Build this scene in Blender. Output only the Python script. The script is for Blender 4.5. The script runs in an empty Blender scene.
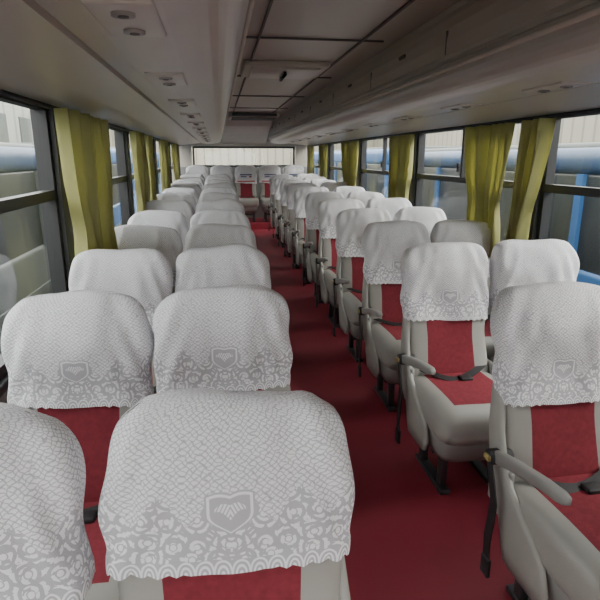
import bpy, bmesh, math, random
from mathutils import Vector, noise, Matrix
random.seed(4)
PI=math.pi
scene=bpy.context.scene

# ------------------------------------------------------------------ materials
def newmat(name):
    m=bpy.data.materials.new(name); m.use_nodes=True
    nt=m.node_tree; b=nt.nodes['Principled BSDF']
    return m,nt,b
def lk(nt,a,b): nt.links.new(a,b)
def M(nt,op,a,b=None,c=None):
    n=nt.nodes.new('ShaderNodeMath'); n.operation=op
    for i,v in enumerate((a,b,c)):
        if v is None: continue
        if isinstance(v,(int,float)): n.inputs[i].default_value=v
        else: nt.links.new(v,n.inputs[i])
    return n.outputs[0]
def mixc(nt,f,a,b):
    n=nt.nodes.new('ShaderNodeMix'); n.data_type='RGBA'
    if isinstance(f,(int,float)): n.inputs[0].default_value=f
    else: nt.links.new(f,n.inputs[0])
    for i,v in ((6,a),(7,b)):
        if isinstance(v,tuple): n.inputs[i].default_value=(*v,1)
        else: nt.links.new(v,n.inputs[i])
    return n.outputs[2]
def simple(name,col,rough=0.6,metal=0,var=0.12,scale=8,bump=0.0,bscale=200,spec=0.5):
    m,nt,b=newmat(name)
    tc=nt.nodes.new('ShaderNodeTexCoord')
    nz=nt.nodes.new('ShaderNodeTexNoise'); nz.inputs['Scale'].default_value=scale; nz.inputs['Detail'].default_value=4
    lk(nt,tc.outputs['Object'],nz.inputs['Vector'])
    c=mixc(nt,nz.outputs['Fac'],tuple(x*(1-var) for x in col),tuple(min(1,x*(1+var)) for x in col))
    lk(nt,c,b.inputs['Base Color'])
    b.inputs['Roughness'].default_value=rough; b.inputs['Metallic'].default_value=metal
    b.inputs['Specular IOR Level'].default_value=spec
    if bump>0:
        n2=nt.nodes.new('ShaderNodeTexNoise'); n2.inputs['Scale'].default_value=bscale
        lk(nt,tc.outputs['Object'],n2.inputs['Vector'])
        bp=nt.nodes.new('ShaderNodeBump'); bp.inputs['Strength'].default_value=bump; bp.inputs['Distance'].default_value=0.004
        lk(nt,n2.outputs['Fac'],bp.inputs['Height']); lk(nt,bp.outputs[0],b.inputs['Normal'])
    return m

def lace():
    m,nt,b=newmat('lace_fabric')
    uv=nt.nodes.new('ShaderNodeUVMap'); uv.uv_map='UVMap'
    sp=nt.nodes.new('ShaderNodeSeparateXYZ'); lk(nt,uv.outputs[0],sp.inputs[0])
    u,v=sp.outputs[0],sp.outputs[1]
    nz=nt.nodes.new('ShaderNodeTexNoise'); nz.inputs['Scale'].default_value=60; lk(nt,uv.outputs[0],nz.inputs['Vector'])
    dis=M(nt,'MULTIPLY',M(nt,'SUBTRACT',nz.outputs['Fac'],0.5),0.026)
    ud=M(nt,'ADD',u,dis)
    a=M(nt,'ABSOLUTE',M(nt,'SINE',M(nt,'MULTIPLY',M(nt,'ADD',ud,M(nt,'MULTIPLY',v,1.3)),PI/0.015)))
    c=M(nt,'ABSOLUTE',M(nt,'SINE',M(nt,'MULTIPLY',M(nt,'SUBTRACT',ud,M(nt,'MULTIPLY',v,1.3)),PI/0.015)))
    mn=M(nt,'MINIMUM',a,c)
    net=M(nt,'SUBTRACT',1.0,M(nt,'SMOOTH_MIN',M(nt,'MULTIPLY',mn,1.9),1.0,0.2))
    au=M(nt,'ABSOLUTE',u)
    cb=nt.nodes.new('ShaderNodeCombineXYZ'); lk(nt,au,cb.inputs[0]); lk(nt,v,cb.inputs[1]); mv=cb.outputs[0]
    wv=nt.nodes.new('ShaderNodeTexNoise'); wv.inputs['Scale'].default_value=34; lk(nt,mv,wv.inputs['Vector'])
    vo=nt.nodes.new('ShaderNodeTexVoronoi'); vo.voronoi_dimensions='2D'; vo.inputs['Scale'].default_value=23; vo.inputs['Randomness'].default_value=0.6
    lk(nt,mv,vo.inputs['Vector'])
    d=vo.outputs['Distance']
    ring=M(nt,'GREATER_THAN',M(nt,'SINE',M(nt,'ADD',M(nt,'MULTIPLY',d,21.0),M(nt,'MULTIPLY',wv.outputs['Fac'],5.0))),0.0)
    vo2=nt.nodes.new('ShaderNodeTexVoronoi'); vo2.voronoi_dimensions='2D'; vo2.inputs['Scale'].default_value=85
    lk(nt,mv,vo2.inputs['Vector'])
    petal=M(nt,'LESS_THAN',vo2.outputs['Distance'],0.50)
    flor=M(nt,'MULTIPLY',ring,petal)
    flor=M(nt,'MAXIMUM',flor,M(nt,'LESS_THAN',d,0.13))
    edge=M(nt,'ADD',0.115,M(nt,'MULTIPLY',M(nt,'SINE',M(nt,'MULTIPLY',au,62.0)),0.026))
    band=M(nt,'LESS_THAN',v,edge)
    flor=M(nt,'MULTIPLY',flor,band)
    fr=M(nt,'SUBTRACT',M(nt,'FRACT',M(nt,'DIVIDE',u,0.032)),0.5)
    fx=M(nt,'MULTIPLY',fr,0.032)
    rr=M(nt,'SQRT',M(nt,'ADD',M(nt,'MULTIPLY',fx,fx),M(nt,'MULTIPLY',v,v)))
    arch=M(nt,'MULTIPLY',M(nt,'GREATER_THAN',M(nt,'SINE',M(nt,'MULTIPLY',rr,900.0)),0.0),M(nt,'LESS_THAN',rr,0.018))
    hem=M(nt,'LESS_THAN',v,0.018)
    flor=M(nt,'ADD',M(nt,'MULTIPLY',flor,M(nt,'SUBTRACT',1.0,hem)),M(nt,'MULTIPLY',arch,hem))
    # shield crest
    vy=M(nt,'SUBTRACT',v,0.110)
    wl=M(nt,'SMOOTH_MIN',0.038,M(nt,'MULTIPLY',M(nt,'ADD',vy,0.038),1.7),0.03)
    dx=M(nt,'SUBTRACT',au,wl); dy=M(nt,'SUBTRACT',vy,M(nt,'ADD',0.028,M(nt,'MULTIPLY',M(nt,'SINE',M(nt,'MULTIPLY',au,80.0)),0.004)))
    sd=M(nt,'MAXIMUM',dx,dy)
    line=M(nt,'LESS_THAN',M(nt,'ABSOLUTE',sd),0.0026)
    inz=M(nt,'LESS_THAN',sd,0.006)
    wing=M(nt,'ABSOLUTE',M(nt,'SUBTRACT',vy,M(nt,'MULTIPLY',M(nt,'SINE',M(nt,'MULTIPLY',au,95.0)),0.009)))
    star=M(nt,'MULTIPLY',M(nt,'LESS_THAN',wing,M(nt,'SUBTRACT',0.014,M(nt,'MULTIPLY',au,0.42))),M(nt,'LESS_THAN',au,0.027))
    star=M(nt,'MULTIPLY',star,M(nt,'GREATER_THAN',M(nt,'SINE',M(nt,'MULTIPLY',M(nt,'ADD',au,M(nt,'MULTIPLY',vy,0.5)),900.0)),-0.5))
    crest=M(nt,'MAXIMUM',line,star)
    pat=M(nt,'ADD',M(nt,'MULTIPLY',flor,M(nt,'SUBTRACT',1.0,inz)),M(nt,'MULTIPLY',crest,inz))
    inband=M(nt,'MAXIMUM',band,inz)
    base=mixc(nt,M(nt,'MULTIPLY',net,0.95),(0.87,0.87,0.90),(0.38,0.38,0.42))
    bandc=mixc(nt,pat,(0.50,0.50,0.54),(0.90,0.90,0.93))
    col=mixc(nt,inband,base,bandc)
    lk(nt,col,b.inputs['Base Color']); b.inputs['Roughness'].default_value=0.85
    b.inputs['Specular IOR Level'].default_value=0.2
    h=M(nt,'ADD',M(nt,'MULTIPLY',pat,1.0),M(nt,'MULTIPLY',net,-0.5))
    bp=nt.nodes.new('ShaderNodeBump'); bp.inputs['Strength'].default_value=0.4; bp.inputs['Distance'].default_value=0.002
    lk(nt,h,bp.inputs['Height']); lk(nt,bp.outputs[0],b.inputs['Normal'])
    return m

MAT={}
MAT['grey']=simple('grey_vinyl',(0.33,0.325,0.30),0.45,var=0.08,bump=0.15,bscale=300)
MAT['red']=simple('red_seat_fabric',(0.22,0.032,0.045),0.85,var=0.3,scale=60,bump=0.3,bscale=500,spec=0.2)
MAT['lace']=lace()
MAT['black']=simple('black_strap',(0.018,0.018,0.02),0.6,var=0.2)
MAT['metal']=simple('dark_metal',(0.08,0.08,0.09),0.45,metal=0.6)
MAT['brass']=simple('buckle_tan',(0.38,0.30,0.12),0.4)
MAT['armgrey']=simple('arm_plastic',(0.26,0.26,0.25),0.4,var=0.06)
MAT['cover']=simple('white_cover',(0.80,0.80,0.82),0.8,var=0.05)
MAT['navy']=simple('print_navy',(0.05,0.07,0.25),0.7)
MAT['printred']=simple('print_red',(0.5,0.05,0.06),0.7)
MAT['wall']=simple('wall_panel',(0.24,0.24,0.23),0.5,var=0.1,scale=3)
MAT['ceil']=simple('ceiling_panel',(0.48,0.435,0.37),0.38,var=0.08,scale=1.5,bump=0.08,bscale=30)
MAT['rack']=simple('rack_plastic',(0.52,0.48,0.42),0.33,var=0.07,scale=1.5)
MAT['seam']=simple('seam_dark',(0.12,0.11,0.10),0.6)
MAT['vent']=simple('vent_plastic',(0.30,0.28,0.25),0.5)
MAT['frame']=simple('window_rubber',(0.025,0.026,0.028),0.45)
MAT['trim']=simple('trim_light',(0.52,0.48,0.41),0.45)

def floor_mat():
    m,nt,b=newmat('red_floor')
    tc=nt.nodes.new('ShaderNodeTexCoord')
    nz=nt.nodes.new('ShaderNodeTexNoise'); nz.inputs['Scale'].default_value=2.5; nz.inputs['Detail'].default_value=6
    n2=nt.nodes.new('ShaderNodeTexNoise'); n2.inputs['Scale'].default_value=180
    lk(nt,tc.outputs['Object'],nz.inputs['Vector']); lk(nt,tc.outputs['Object'],n2.inputs['Vector'])
    c=mixc(nt,nz.outputs['Fac'],(0.19,0.012,0.026),(0.30,0.022,0.042))
    c=mixc(nt,M(nt,'MULTIPLY',n2.outputs['Fac'],0.35),c,(0.14,0.009,0.02))
    lk(nt,c,b.inputs['Base Color']); b.inputs['Roughness'].default_value=0.7
    bp=nt.nodes.new('ShaderNodeBump'); bp.inputs['Strength'].default_value=0.2; bp.inputs['Distance'].default_value=0.003
    lk(nt,n2.outputs['Fac'],bp.inputs['Height']); lk(nt,bp.outputs[0],b.inputs['Normal'])
    return m
MAT['floor']=floor_mat()
def curtain_mat():
    m,nt,b=newmat('olive_curtain')
    tc=nt.nodes.new('ShaderNodeTexCoord')
    nz=nt.nodes.new('ShaderNodeTexNoise'); nz.inputs['Scale'].default_value=6
    lk(nt,tc.outputs['Object'],nz.inputs['Vector'])
    c=mixc(nt,nz.outputs['Fac'],(0.52,0.52,0.21),(0.70,0.68,0.32))
    lk(nt,c,b.inputs['Base Color']); b.inputs['Roughness'].default_value=0.6
    tr=nt.nodes.new('ShaderNodeBsdfTranslucent'); lk(nt,c,tr.inputs[0])
    mx=nt.nodes.new('ShaderNodeMixShader'); mx.inputs[0].default_value=0.5
    lk(nt,b.outputs[0],mx.inputs[1]); lk(nt,tr.outputs[0],mx.inputs[2])
    lk(nt,mx.outputs[0],nt.nodes['Material Output'].inputs['Surface'])
    return m
MAT['curtain']=curtain_mat()
def glass_mat():
    m,nt,b=newmat('window_glass')
    nt.nodes.remove(b)
    tr=nt.nodes.new('ShaderNodeBsdfTransparent'); tr.inputs[0].default_value=(0.92,0.94,0.92,1)
    gl=nt.nodes.new('ShaderNodeBsdfGlossy'); gl.inputs['Roughness'].default_value=0.05
    lw=nt.nodes.new('ShaderNodeLayerWeight'); lw.inputs[0].default_value=0.5
    f=M(nt,'ADD',0.04,M(nt,'MULTIPLY',M(nt,'POWER',lw.outputs['Facing'],3.0),0.40))
    mx=nt.nodes.new('ShaderNodeMixShader'); lk(nt,f,mx.inputs[0])
    lk(nt,tr.outputs[0],mx.inputs[1]); lk(nt,gl.outputs[0],mx.inputs[2])
    lk(nt,mx.outputs[0],nt.nodes['Material Output'].inputs['Surface'])
    return m
MAT['glass']=glass_mat()
MAT['busnavy']=simple('bus_paint_navy',(0.035,0.075,0.15),0.45,var=0.15,scale=2)
MAT['busblue']=simple('bus_paint_blue',(0.035,0.13,0.33),0.4,var=0.08)
MAT['buspale']=simple('bus_paint_pale',(0.09,0.105,0.10),0.5,var=0.3,scale=2)
MAT['busglass']=simple('bus_dark_glass',(0.025,0.032,0.035),0.35,var=0.5,scale=1.5)
MAT['tyre']=simple('tyre',(0.02,0.02,0.02),0.8)
MAT['ground']=simple('asphalt',(0.10,0.10,0.097),0.9,var=0.25,scale=1.5)
def ribs(name,c1,c2,per):
    m,nt,b=newmat(name)
    tc=nt.nodes.new('ShaderNodeTexCoord'); sp=nt.nodes.new('ShaderNodeSeparateXYZ'); lk(nt,tc.outputs['Object'],sp.inputs[0])
    f=M(nt,'FRACT',M(nt,'DIVIDE',M(nt,'ADD',sp.outputs[0],sp.outputs[1]),per))
    s=M(nt,'LESS_THAN',f,0.2)
    nz=nt.nodes.new('ShaderNodeTexNoise'); nz.inputs['Scale'].default_value=0.8; lk(nt,tc.outputs['Object'],nz.inputs['Vector'])
    c=mixc(nt,nz.outputs['Fac'],c1,tuple(x*0.75 for x in c1)); c=mixc(nt,s,c,c2)
    lk(nt,c,b.inputs['Base Color']); b.inputs['Roughness'].default_value=0.8
    return m
MAT['beige']=ribs('beige_cladding',(0.36,0.34,0.27),(0.22,0.205,0.165),0.45)
MAT['concrete']=ribs('grey_cladding',(0.34,0.355,0.32),(0.20,0.215,0.205),1.3)

# ------------------------------------------------------------------ mesh builder
class MB:
    def __init__(s): s.v=[];s.f=[];s.mi=[];s.uv=[];s.sm=[];s.mats=[]
    def mid(s,k):
        if k not in s.mats: s.mats.append(k)
        return s.mats.index(k)
    def add(s,verts,faces,mat,uvs=None,smooth=False):
        o=len(s.v); s.v+= [tuple(p) for p in verts]
        for i,f in enumerate(faces):
            s.f.append(tuple(a+o for a in f))
            mk=mat[i] if isinstance(mat,list) else mat
            s.mi.append(s.mid(mk)); s.sm.append(smooth)
            s.uv.append([uvs[a] for a in f] if uvs else [(0,0)]*len(f))
    def box(s,c,size,mat,bevel=0,seg=3,rot=None,smooth=None):
        bm=bmesh.new(); bmesh.ops.create_cube(bm,size=1)
        bmesh.ops.scale(bm,vec=size,verts=bm.verts)
        if bevel>0: bmesh.ops.bevel(bm,geom=bm.edges[:]+bm.verts[:],offset=min(bevel,min(size)*0.49),segments=seg,affect='EDGES',profile=0.5)
        if rot is not None: bmesh.ops.rotate(bm,verts=bm.verts,matrix=rot)
        bmesh.ops.translate(bm,verts=bm.verts,vec=c)
        bm.verts.index_update()
        s.add([v.co[:] for v in bm.verts],[[v.index for v in f.verts] for f in bm.faces],mat,None,bevel>0 if smooth is None else smooth)
        bm.free()
    def loft(s,rings,mat,closed=True,cap0=False,cap1=False,uvs=None,matf=None,smooth=True):
        n=len(rings[0]); verts=[p for r in rings for p in r]; faces=[];mats=[]
        for i in range(len(rings)-1):
            for j in range(n if closed else n-1):
                k=(j+1)%n
                faces.append((i*n+j,i*n+k,(i+1)*n+k,(i+1)*n+j)); mats.append(matf(i,j) if matf else mat)
        if cap0: faces.append(tuple(range(n))[::-1]); mats.append(mat)
        if cap1: faces.append(tuple((len(rings)-1)*n+j for j in range(n))); mats.append(mat)
        s.add(verts,faces,mats,[q for r in uvs for q in r] if uvs else None,smooth)
    def cyl(s,p0,p1,r,mat,n=14,r1=None):
        p0=Vector(p0);p1=Vector(p1);d=(p1-p0).normalized()
        a=d.orthogonal().normalized();b=d.cross(a); r1=r if r1 is None else r1
        R=[[p+ (a*math.cos(t*2*PI/n)+b*math.sin(t*2*PI/n))*q for t in range(n)] for p,q in ((p0,r),(p1,r1))]
        s.loft(R,mat,cap0=True,cap1=True)
    def ribbon(s,pts,wdir,w,th,mat):
        wdir=Vector(wdir).normalized(); rings=[]
        pts=[Vector(p) for p in pts]
        for i,p in enumerate(pts):
            t=(pts[min(i+1,len(pts)-1)]-pts[max(i-1,0)]).normalized()
            nn=t.cross(wdir).normalized()
            rings.append([p+wdir*w/2+nn*th/2,p-wdir*w/2+nn*th/2,p-wdir*w/2-nn*th/2,p+wdir*w/2-nn*th/2])
        s.loft(rings,mat,cap0=True,cap1=True,smooth=False)
    def mesh(s,name):
        me=bpy.data.meshes.new(name); me.from_pydata(s.v,[],s.f); 
        for k in s.mats: me.materials.append(MAT[k])
        uvl=me.uv_layers.new(name='UVMap')
        flat=[c for f in s.uv for q in f for c in q]
        uvl.data.foreach_set('uv',flat)
        me.polygons.foreach_set('material_index',s.mi); me.polygons.foreach_set('use_smooth',s.sm)
        bm=bmesh.new(); bm.from_mesh(me); bmesh.ops.recalc_face_normals(bm,faces=bm.faces); bm.to_mesh(me); bm.free()
        me.update(); return me
    def obj(s,name,loc=(0,0,0)):
        o=bpy.data.objects.new(name,s.mesh(name)); o.location=loc; scene.collection.objects.link(o); return o

def sgp(x,e): return math.copysign(abs(x)**e,x)

# ------------------------------------------------------------------ seat
def seat_mesh(name,arm,seed,printed=False,hem=0.765):
    rnd=random.Random(seed); mb=MB()
    ZB,ZC,ZT=0.43,0.985,1.12
    def centre(z):
        t=(z-ZB)/(ZT-ZB); return -0.175+0.175*t+0.025*math.sin(PI*min(1,t))*0.5
    def dims(z):
        if z>0.66: w=0.198+0.018*math.sin(PI/2*min(1,(z-0.66)/0.28))
        else: w=0.198+0.016*(1-(z-ZB)/(0.66-ZB))
        th=0.052+0.018*math.exp(-((z-0.96)/0.12)**2)
        if z>ZC:
            s=min(1,(z-ZC)/(ZT-ZC)); w*=max(0.0,1-s**3.2)**(1/3.2); th*=max(0.0,1-s**2.8)**0.5
        if z<ZB+0.04: 
            s=(ZB+0.04-z)/0.04; th*=1-0.3*s*s
        return w,th
    def ring(z,n,off,wr):
        w,th=dims(z); w=max(w,0.004)+off*(1 if w>0.01 else 0);th=max(th,0.002)+off; w=max(w,0.004);th=max(th,0.002); c=centre(z); pts=[]
        for j in range(n):
            a=2*PI*j/n - PI/2
            x=w*sgp(math.cos(a),0.62); y=th*sgp(math.sin(a),0.62)
            if y<0 and z<ZC: y+=0.012*(1-(x/w)**2)*(1 if z<0.85 else (ZC-z)/(ZC-0.85))
            zz=z
            if wr:
                k=noise.noise(Vector((x*7+seed*3,z*5,seed*1.7)))*0.011+noise.noise(Vector((x*22,z*9+seed,y*9)))*0.006
                k+=0.0035*math.sin(abs(x)*85+z*38+seed)*max(0,min(1,(abs(x)-0.08)/0.1))
                q=1+k/0.225*1.1; x*=q; y+=-k*1.2 if y<0 else k
                zz+=noise.noise(Vector((x*6,seed*2.1,y*4)))*0.016*max(0,(z-0.9)/0.2)
            pts.append((x,c+y,zz))
        return pts
    # body
    zs=[ZB+(ZC-ZB)*i/16 for i in range(17)]+[ZC+(ZT-0.026-ZC)*math.sin(PI/2*i/8) for i in range(1,9)]
    n=56
    def mf(i,j):
        a=2*PI*(j+0.5)/n-PI/2
        x=sgp(math.cos(a),0.62)
        return 'red' if (math.sin(a)<0 and abs(x)<0.60 and 1<=i<14) else 'grey'
    mb.loft([ring(z,n,0 if z<hem+0.03 else -0.016,False) for z in zs],'grey',cap0=True,cap1=True,matf=mf)
    # cover
    HEM=hem; n=120
    zs=[HEM+(ZC-HEM)*i/14 for i in range(15)]+[ZC+(ZT-ZC)*math.sin(PI/2*i/14) for i in range(1,15)]
    rings=[ring(z,n,0.009 if i>1 else 0.012,True) for i,z in enumerate(zs)]
    slant=rnd.uniform(-0.03,0.03)
    ref=ring(0.9,n,0.01,False); us=[0]
    for j in range(1,n): us.append(us[-1]+(Vector(ref[j])-Vector(ref[j-1])).length)
    tot=us[-1]+(Vector(ref[0])-Vector(ref[-1])).length
    us=[q if j<=n//2 else q-tot for j,q in enumerate(us)]
    uvs=[];acc=[0]*n
    for i,r in enumerate(rings):
        if i>0:
            acc=[acc[j]+(Vector(r[j])-Vector(rings[i-1][j])).length for j in range(n)]
        uvs.append([(us[j],acc[j]) for j in range(n)])
    for i in range(0,8):
        f=(1-i/8)
        new=[]
        for j,(x,y,z) in enumerate(rings[i]):
            sc=-0.011*abs(math.cos(PI*us[j]/0.032))*(1 if i==0 else (0.25 if i==1 else 0))
            new.append((x,y-(0.002 if i==0 else 0)*(1 if y<0 else -1),z+sc+slant*x*2*f))
        rings[i]=new
    k=n//2
    rings=[r[k+1:]+r[:k+1]+[r[k+1]] for r in rings]
    uvs=[q[k+1:]+q[:k+1]+[(q[k+1][0]+tot,q[k+1][1])] for q in uvs]
    mb.loft(rings,'cover' if printed else 'lace',closed=False,uvs=uvs)
    top=rings[-1]; tv=[(us[(k+1+j)%n],uvs[-1][j][1]) for j in range(len(top)-1)]
    mb.add(top[:-1],[tuple(range(len(top)-1))],'cover' if printed else 'lace',tv,True)
    if printed:
        yf=centre(0.86)-0.052-0.022
        rt=Matrix.Rotation(-math.radians(13),3,'X')
        mb.box((0,yf+0.006,0.93),(0.24,0.006,0.018),'navy',rot=rt)
        mb.box((-0.05,yf+0.000,0.89),(0.12,0.006,0.016),'navy',rot=rt)
        mb.box((0.09,yf+0.000,0.89),(0.05,0.006,0.03),'printred',0.002,rot=rt)
        mb.box((0,yf-0.010,0.80),(0.36,0.008,0.022),'printred',rot=rt)
    # cushion  (loft along y)
    n=44; secs=[]; ys=[-0.10,-0.13,-0.18,-0.26,-0.34,-0.42,-0.50,-0.56,-0.60,-0.625,-0.635]
    sc=[0.9,1,1,1,1,1,1,0.96,0.86,0.68,0.4]
    for y,s in zip(ys,sc):
        w=0.222*(0.75+0.25*s) ; hh=0.105*s; zc=0.380+0.02*(1 if y<-0.4 else (-y)/0.4)
        r=[]
        for j in range(n):
            a=2*PI*j/n
            x=w*sgp(math.cos(a),0.45); z=hh*sgp(math.sin(a),0.5)
            if z>0: z-=0.014*(1-(x/w)**2)*s
            r.append((x,y,zc+z))
        secs.append(r)
    def mf2(i,j):
        a=2*PI*(j+0.5)/n; x=sgp(math.cos(a),0.45)
        return 'red' if math.sin(a)>0 and abs(x)<0.66 and i<7 else 'grey'
    mb.loft(secs,'grey',cap0=True,cap1=True,matf=mf2)
    # moulded skirt under the cushion
    sk=[(0.36,0.205,-0.10,-0.615),(0.30,0.203,-0.10,-0.61),(0.24,0.196,-0.12,-0.59),(0.20,0.180,-0.14,-0.55),(0.19,0.15,-0.17,-0.50)]
    rings=[]
    for z,w,ya,yb in sk:
        yc=(ya+yb)/2; hy=(ya-yb)/2
        rings.append([(w*sgp(math.cos(2*PI*j/40),0.35),yc+hy*sgp(math.sin(2*PI*j/40),0.35),z) for j in range(40)])
    mb.loft(rings,'armgrey',cap0=True,cap1=True)
    for sx in (-1,1):
        mb.box((sx*0.214,-0.155,0.44),(0.022,0.13,0.17),'armgrey',0.010)
    for sx in (-0.13,0.13):
        mb.box((sx,-0.22,0.10),(0.035,0.045,0.20),'metal',0.005)
        mb.box((sx,-0.45,0.10),(0.035,0.045,0.20),'metal',0.005)
        mb.box((sx,-0.335,0.012),(0.05,0.34,0.024),'metal',0.004)
    mb.box((0,-0.335,0.14),(0.28,0.03,0.03),'metal',0.005)
    # lap belt lying on the cushion
    pts=[]
    for i in range(17):
        t=i/16; x=-0.205+0.41*t
        pts.append((x,-0.135-0.15*math.sin(PI*t)+0.012*math.sin(9*t+seed),0.503-0.018*math.sin(PI*t)+0.01*abs(math.cos(PI*t))))
    mb.ribbon(pts,(0,0.85,0.2),0.045,0.004,'black')
    mb.box((0.03,-0.29,0.492),(0.06,0.05,0.018),'black',0.006)
    if arm:
        X=arm*0.240
        path=[(-0.13,0.548,0.014,0.020),(-0.16,0.556,0.018,0.024),(-0.23,0.575,0.019,0.022),(-0.32,0.598,0.020,0.020),(-0.41,0.618,0.021,0.018),(-0.49,0.630,0.020,0.017),(-0.515,0.632,0.015,0.013),(-0.525,0.632,0.006,0.006)]
        rings=[[(X+w*sgp(math.cos(2*PI*j/20),0.6),y,z+h*sgp(math.sin(2*PI*j/20),0.6)) for j in range(20)] for y,z,w,h in path]
        mb.loft(rings,'armgrey',cap0=True,cap1=True)
        mb.cyl((arm*0.19,-0.15,0.552),(arm*0.266,-0.15,0.552),0.028,'black')
        # back-frame cheek running down the aisle side
        pan=[(-0.055,0.80,0.05),(-0.08,0.72,0.075),(-0.10,0.64,0.085),(-0.13,0.56,0.10),(-0.17,0.48,0.13),(-0.24,0.41,0.21),(-0.31,0.34,0.27),(-0.34,0.26,0.27),(-0.34,0.21,0.22)]
        rings=[[(arm*(0.222 if z<0.6 else 0.222-0.1*(z-0.6))+0.014*sgp(math.cos(2*PI*j/16),0.6),y+d*0.5*sgp(math.sin(2*PI*j/16),0.7),z) for j in range(16)] for y,z,d in pan]
        mb.loft(rings,'grey',cap0=True,cap1=True)
        P=[(arm*0.262,-0.14,0.55),(arm*0.268,-0.18,0.50),(arm*0.268,-0.21,0.42),(arm*0.265,-0.20,0.34),(arm*0.265,-0.19,0.26),(arm*0.267,-0.20,0.17)]
        mb.ribbon(P,(0,1,0.2),0.042,0.005,'black')
        mb.box((arm*0.267,-0.20,0.155),(0.016,0.05,0.075),'black',0.006)
        mb.box((arm*0.272,-0.15,0.552),(0.012,0.034,0.020),'brass',0.004)
    else:
        for sx in (-1,1):
            P=[(sx*0.205,-0.12,0.53),(sx*0.226,-0.16,0.50),(sx*0.230,-0.17,0.44),(sx*0.230,-0.17,0.36)]
            mb.ribbon(P,(0,1,0.2),0.040,0.004,'black')
    return mb.mesh(name)

meshes={}
for arm in (-1,0,1):
    meshes[arm]=[seat_mesh('bus_seat',arm,7*(arm+2)+k,hem=(0.765,0.75,0.735)[k]) for k in range(3)]
short={0:[seat_mesh('bus_seat',0,71,hem=0.825),seat_mesh('bus_seat',0,72,hem=0.785)],1:[seat_mesh('bus_seat',1,73,hem=0.83),seat_mesh('bus_seat',1,74,hem=0.81)]}
rear_mesh=seat_mesh('rear_bus_seat',0,55,True)

def floor_z(y): return max(0.0,(y-1.8)*0.016)
CX=0.555
cols=[(-0.465,0),(0.0,1),(1.137,-1),(1.607,0)]
for i in range(12):
    y=0.92+0.82*i
    for ci,(x,arm) in enumerate(cols):
        me=meshes[arm][(i*2+ci)%3]
        o=bpy.data.objects.new('bus_seat',me); scene.collection.objects.link(o)
        dy=random.uniform(-.02,.02) if i>0 else 0
        if i<2 and ci<2: o.data=short[arm][i]
        if i==1 and ci>=2: dy=-0.08; o.data=meshes[arm][2]
        if i==2 and ci>=2: o.data=meshes[arm][1]
        if i==0: dy=(-0.02,0.01,0,0)[ci]
        o.location=(x+random.uniform(-.004,.004)-(0.012 if (i==2 and ci==2) else 0)-(0.012 if (i==0 and ci==0) else 0),y+dy,floor_z(y-0.45))
        o.rotation_euler=(0,0,math.radians(random.uniform(-1.0,1.0)))
PLAT_Z=0.26
for k in range(5):
    o=bpy.data.objects.new('rear_bus_seat',rear_mesh); scene.collection.objects.link(o)
    o.location=(CX+(k-2)*0.50,11.42,PLAT_Z+0.001)

# ------------------------------------------------------------------ shell
HW=1.315; XL=CX-HW; XR=CX+HW; Y0=-2.2; Y1=11.75; ZC=2.20
mb=MB(); ys=[Y0,1.8,Y1]
R=[[(XL,y,floor_z(y)),(XR,y,floor_z(y)),(XR,y,-0.12),(XL,y,-0.12)] for y in ys]
mb.loft(R,'floor',cap0=True,cap1=True,smooth=False); mb.obj('floor')
mb=MB(); mb.box((CX,(10.70+Y1)/2-0.005,(0.10+PLAT_Z)/2),(2*HW-0.02,Y1-10.70-0.01,PLAT_Z-0.10),'floor',0.004); mb.obj('rear_step_platform')

WB,WT=0.78,1.80
def wall(side,name,pil):
    X=XL if side<0 else XR; xc=X+side*0.05
    mb=MB()
    mb.box((xc,(Y0+Y1)/2,(WB-0.12)/2),(0.10,Y1-Y0,WB+0.12),'wall')
    mb.box((xc,(Y0+Y1)/2,(WT+2.32)/2),(0.10,Y1-Y0,2.32-WT),'trim')
    mb.box((X+side*0.012,(Y0+Y1)/2,WB-0.01),(0.03,Y1-Y0-0.1,0.035),'frame',0.006)
    for p in pil: mb.box((xc,p,(WB+WT)/2),(0.10,0.13,WT-WB),'frame')
    mb.obj(name)
pilL=[-2.13,-1.35,0.75,2.85,4.95,7.05,9.15,11.25]
pilR=[-2.13,-1.15,0.95,3.05,5.15,7.25,9.35,11.35]
wall(-1,'wall_left',pilL); wall(1,'wall_right',pilR)
def pane_x(mb,x,y0,y1,z0,z1): mb.add([(x,y0,z0),(x,y1,z0),(x,y1,z1),(x,y0,z1)],[(0,1,2,3)],'glass')
def pane_y(mb,y,x0,x1,z0,z1): mb.add([(x0,y,z0),(x1,y,z0),(x1,y,z1),(x0,y,z1)],[(0,1,2,3)],'glass')
wn=1
for side,pil in ((-1,pilL),(1,pilR)):
    X=XL if side<0 else XR
    for a,b in zip(pil[:-1],pil[1:]):
        a+=0.065;b-=0.065
        if b-a<0.2: continue
        mb=MB(); xc=X+side*0.045; t=0.05
        ym=(a+b)/2; L=b-a
        mb.box((xc,ym,WB+0.025),(t,L,0.05),'frame'); mb.box((xc,ym,WT-0.025),(t,L,0.05),'frame')
        for yy in (a+0.02,b-0.02): mb.box((xc,yy,(WB+WT)/2),(t,0.04,WT-WB-0.1),'frame')
        mb.box((xc,ym,1.365),(t,L-0.08,0.045),'frame')
        mb.box((xc,ym,(1.3875+WT-0.05)/2),(t*0.8,0.035,WT-0.05-1.3875),'frame')
        mb.box((xc-side*0.01,ym+0.08,1.46),(0.02,0.03,0.07),'metal',0.004)
        pane_x(mb,xc+side*0.01,a+0.03,b-0.03,WB+0.04,WT-0.04)
        mb.obj('window_%d'%wn); wn+=1
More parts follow.
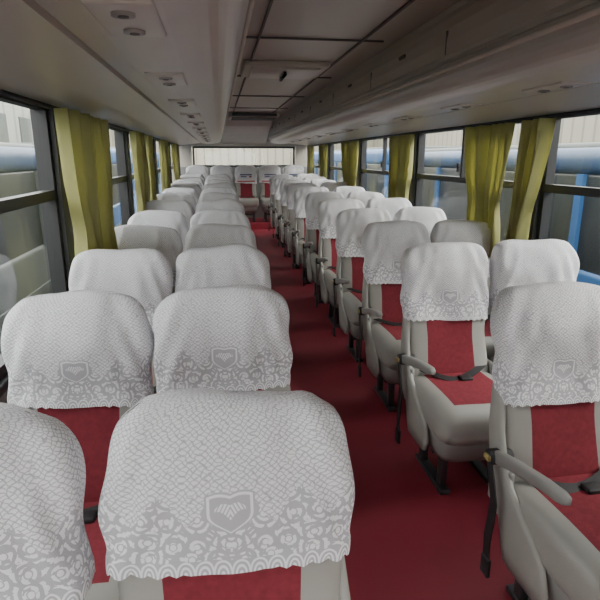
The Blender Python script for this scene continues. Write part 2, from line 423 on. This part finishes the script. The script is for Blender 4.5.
# rear wall with window
mb=MB(); yc=Y1+0.05
mb.box((CX,yc,0.60),(2*HW+0.2,0.10,1.48),'wall')
mb.box((CX,yc,(1.76+2.32)/2),(2*HW+0.2,0.10,0.56),'trim')
for s in (-1,1): mb.box((CX+s*(HW-0.06),yc,1.55),(0.32,0.10,0.42),'trim')
mb.obj('wall_rear')
mb=MB(); 
mb.box((CX,Y1+0.03,1.36),(2.16,0.05,0.04),'frame');mb.box((CX,Y1+0.03,1.74),(2.16,0.05,0.04),'frame')
for s in (-1,1): mb.box((CX+s*1.06,Y1+0.03,1.55),(0.04,0.05,0.36),'frame')
pane_y(mb,Y1+0.045,CX-1.05,CX+1.05,1.36,1.74)
mb.obj('window_%d'%wn); wn+=1
# front wall with windshield
mb=MB(); yc=Y0-0.05
mb.box((CX,yc,0.39),(2*HW+0.2,0.10,1.02),'wall'); mb.box((CX,yc,2.16),(2*HW+0.2,0.10,0.32),'trim')
for s in (-1,1): mb.box((CX+s*(HW),yc,1.45),(0.2,0.10,1.1),'trim')
mb.obj('wall_front')
mb=MB()
mb.box((CX,yc,0.93),(2.4,0.06,0.06),'frame');mb.box((CX,yc,1.97),(2.4,0.06,0.06),'frame');mb.box((CX,yc,1.45),(0.05,0.05,0.98),'frame')
for s in (-1,1): mb.box((CX+s*1.17,yc,1.45),(0.06,0.06,0.98),'frame')
pane_y(mb,yc+0.01,CX-1.16,CX+1.16,0.94,1.96)
mb.obj('window_%d'%wn)

# ceiling
mb=MB(); mb.box((CX,(Y0+Y1)/2,ZC+0.06),(2*HW,Y1-Y0,0.12),'ceil'); mb.obj('ceiling')
mb=MB()
for xx in (-0.30,0.30):
    mb.box((CX+xx,(Y0+Y1)/2,ZC-0.0062),(0.012,Y1-Y0-0.1,0.012),'seam')
for k in range(9):
    if k in (7,): continue
    mb.box((CX,-1.2+k*1.5,ZC-0.0055),(0.86,0.012,0.010),'seam')
mb.obj('trim_1')
# roof hatch
mb=MB()
mb.box((CX-0.04,4.35,ZC-0.018),(0.62,0.62,0.035),'trim',0.015); mb.box((CX-0.04,4.35,ZC-0.04),(0.50,0.50,0.02),'rack',0.01)
mb.cyl((CX-0.04,4.20,ZC-0.07),(CX-0.04,4.50,ZC-0.07),0.012,'black'); 
for yy in (4.21,4.49): mb.cyl((CX-0.04,yy,ZC-0.07),(CX-0.04,yy,ZC-0.04),0.010,'black')
mb.obj('roof_hatch')
# AC return grille
mb=MB(); gy=8.9
mb.box((CX+0.02,gy,ZC-0.036),(0.78,0.66,0.07),'trim',0.02)
for k in range(9): mb.box((CX+0.02,gy-0.26+k*0.065,ZC-0.075),(0.68,0.035,0.012),'frame',0.003)
mb.box((CX+0.02,gy-0.335,ZC-0.035),(0.68,0.01,0.04),'frame')
mb.obj('air_conditioning_grille')
# rear bulkhead panel
mb=MB()
P=[(10.2,ZC-0.001),(10.5,2.10),(11.2,1.98),(11.74,1.82),(11.74,ZC-0.001)]
mb.loft([[(x,y,z) for y,z in P] for x in (CX-0.46,CX+0.46)],'trim',cap0=True,cap1=True,smooth=False)
mb.obj('rear_ceiling_panel')

# luggage racks
def rack(side):
    X=XL if side<0 else XR; d=-side
    lower=[(0.0,1.775),(0.10,1.772),(0.22,1.785),(0.32,1.800),(0.42,1.812),(0.425,1.828),(0.44,1.828),(0.445,1.810),(0.52,1.800),(0.60,1.797),(0.67,1.800),(0.73,1.808)]
    nose=[(0.73+0.115*math.sin(t),1.808+0.10*(1-math.cos(t))) for t in [PI/2*i/9 for i in range(1,10)]]
    upper=[(0.845,1.94),(0.832,1.95),(0.832,1.965),(0.846,1.975),(0.846,2.03),(0.838,2.09),(0.82,2.14),(0.805,2.17),(0.80,2.198),(0.0,2.198)]
    prof=lower+nose+upper
    mb=MB()
    rings=[[(X+d*p[0]+d*0.002,y,p[1]) for p in prof] for y in (Y0+0.5,11.25)]
    mb.loft(rings,'rack',cap0=True,cap1=True,smooth=False)
    y=-1.2
    while y<11:
        mb.box((X+d*0.846,y,2.03),(0.006,0.012,0.10),'seam')
        mb.box((X+d*0.846,y+0.60,2.07),(0.016,0.09,0.018),'seam',0.004); y+=1.22
    for i in range(12):
        yy=0.35+0.82*i
        if yy>10.8: break
        mb.box((X+d*0.60,yy,1.797),(0.12,0.26,0.012),'rack',0.005)
        for k in (-0.07,0.07):
            mb.cyl((X+d*0.60,yy+k,1.794),(X+d*0.60,yy+k,1.786),0.022,'vent'); mb.cyl((X+d*0.60,yy+k,1.787),(X+d*0.60,yy+k,1.784),0.010,'seam')
    mb.cyl((X+d*0.856,Y0+0.6,1.915),(X+d*0.856,11.2,1.915),0.009,'trim')
    mb.obj('luggage_rack')
rack(-1); rack(1)

for side in (-1,1):
    X=(XL if side<0 else XR)-side*0.022
    mb=MB(); mb.cyl((X,Y0+0.3,1.755),(X,11.3,1.755),0.008,'metal')
    mb.obj('curtain_rail')
def curtain(side,y0,y1,yb0,yb1,folds,seed,zt=1.745,zb=0.86,depth=0.035,off=0.085):
    X=XL if side<0 else XR; mb=MB(); nu=folds*14; nv=22; rows=[]
    for i in range(nv+1):
        t=i/nv; z=zt+(zb-zt)*t
        p=1-0.14*math.exp(-((t-0.62)/0.16)**2)
        A=y0+(yb0-y0)*t; B=y1+(yb1-y1)*t; c=(A+B)/2; h=(B-A)/2*p
        r=[]
        for j in range(nu+1):
            u=j/nu
            ph=2*PI*folds*(u+0.045*math.sin(5*u+seed)+0.02*math.sin(9*u+3*t+seed))
            amp=depth*(0.8+0.9*noise.noise(Vector((u*5,t*1.5,seed))))
            x=X-side*(off+amp*math.sin(ph)+0.012*math.sin(2.3*ph+seed))
            yy=c-h+2*h*u+0.014*math.cos(ph)+0.012*noise.noise(Vector((u*4,t*4,seed)))
            r.append((x,yy,z+0.008*math.sin(ph*0.5+seed)*(1 if i==nv else 0)))
        rows.append(r)
    mb.loft(rows,'curtain',closed=False)
    ob=mb.obj('window_curtain')
    m=ob.modifiers.new('thick','SOLIDIFY'); m.thickness=0.003
    return ob
curtain(-1,2.55,3.38,2.64,3.24,6,1,zb=0.84,off=0.10,depth=0.05)
curtain(-1,4.65,5.15,4.75,5.1,6,2,zb=0.95)
curtain(-1,5.5,5.75,5.5,5.75,3,8,zb=0.95)
curtain(-1,6.8,7.5,6.9,7.4,7,3)
curtain(-1,8.9,9.5,9.0,9.4,6,4)
curtain(1,2.78,3.10,2.95,3.16,3,5,zb=0.90,depth=0.045)
curtain(1,3.20,3.80,3.24,3.64,6,6,zb=0.90)
curtain(1,4.95,5.6,5.0,5.5,7,7)
curtain(1,6.9,7.8,7.0,7.6,8,9)
curtain(1,9.0,9.6,9.1,9.5,6,10)
curtain(1,10.5,10.9,10.5,10.85,5,11)

# ------------------------------------------------------------------ outside
GZ=-1.15
mb=MB(); mb.box((CX,6,GZ-0.05),(60,70,0.1),'ground'); mb.obj('ground')
def parked(xside,sgn,y0,y1,roof,c1,c2):
    mb=MB(); W=2.3; xc=xside+sgn*W/2; L=y1-y0; yc=(y0+y1)/2
    mb.box((xc,yc,(GZ+0.35+0.60)/2),(W,L,0.60-(GZ+0.35)),c1,0.05)
    mb.box((xc,yc,0.99),(W-0.06,L-0.06,0.82),'busglass',0.02)
    mb.box((xc,yc,(1.38+roof)/2),(W,L,roof-1.38),c2,0.10,4)
    mb.box((xc,yc,roof+0.0),(W-0.5,L-0.6,0.10),'buspale',0.04)
    mb.box((xc,yc,0.12),(W+0.02,L-0.04,0.14),'buspale',0.008)
    k=y0+0.03
    while k<y1:
        mb.box((xside+sgn*0.02,k+0.03,0.99),(0.05,0.09,0.82),c1); k+=1.55
    for yy in (y0+2.2,y1-3.0):
        for xx in (xside+sgn*0.16,xside+sgn*(W-0.16)):
            mb.cyl((xx-0.14,yy,GZ+0.48),(xx+0.14,yy,GZ+0.48),0.48,'tyre',28); mb.cyl((xx-0.16,yy,GZ+0.48),(xx+0.16,yy,GZ+0.48),0.25,'buspale',20)
    mb.obj('parked_bus')
parked(-1.95,-1,-3.0,8.2,1.64,'buspale','busnavy'); parked(-2.1,-1,9.4,20.5,1.72,'busblue','busblue')
parked(3.05,1,-2.0,9.0,1.62,'busblue','busnavy'); parked(3.2,1,10.2,21,1.70,'busblue','busblue')
mb=MB(); mb.box((-10.0,8,GZ+3.0),(0.3,50,6.0),'concrete')
for k in range(14): mb.box((-9.85,-10+k*3.4,GZ+3.9),(0.12,1.6,1.5),'buspale')
mb.obj('warehouse_building')
mb=MB(); mb.box((9.5,8,GZ+3.0),(0.3,50,6.0),'beige'); mb.box((9.4,8,GZ+6.05),(0.6,50,0.2),'buspale'); mb.obj('depot_building')
mb=MB(); mb.box((0,32,GZ+2.5),(19,0.3,5.0),'beige'); mb.box((0,31.9,GZ+5.05),(19,0.6,0.2),'buspale'); mb.obj('yard_wall')

# ------------------------------------------------------------------ world, camera
w=bpy.data.worlds.new('World'); scene.world=w; w.use_nodes=True
bg=w.node_tree.nodes['Background']; bg.inputs[0].default_value=(1.0,0.995,0.98,1); bg.inputs[1].default_value=7.3
sd=bpy.data.lights.new('sun_light','SUN'); sd.energy=5.0; sd.angle=math.radians(30); sd.color=(1,0.96,0.88)
so=bpy.data.objects.new('sun_light',sd); so.location=(12,-4,12); scene.collection.objects.link(so)
so.rotation_euler=Vector((-0.80,0.25,-0.55)).to_track_quat('-Z','Y').to_euler()

cam=bpy.data.cameras.new('camera'); cam.sensor_width=36; cam.lens=533/600*36; cam.clip_start=0.02
co=bpy.data.objects.new('camera',cam); scene.collection.objects.link(co)
co.location=(0,0,1.54); co.rotation_euler=(math.radians(75),0,math.radians(-8.45))
scene.camera=co
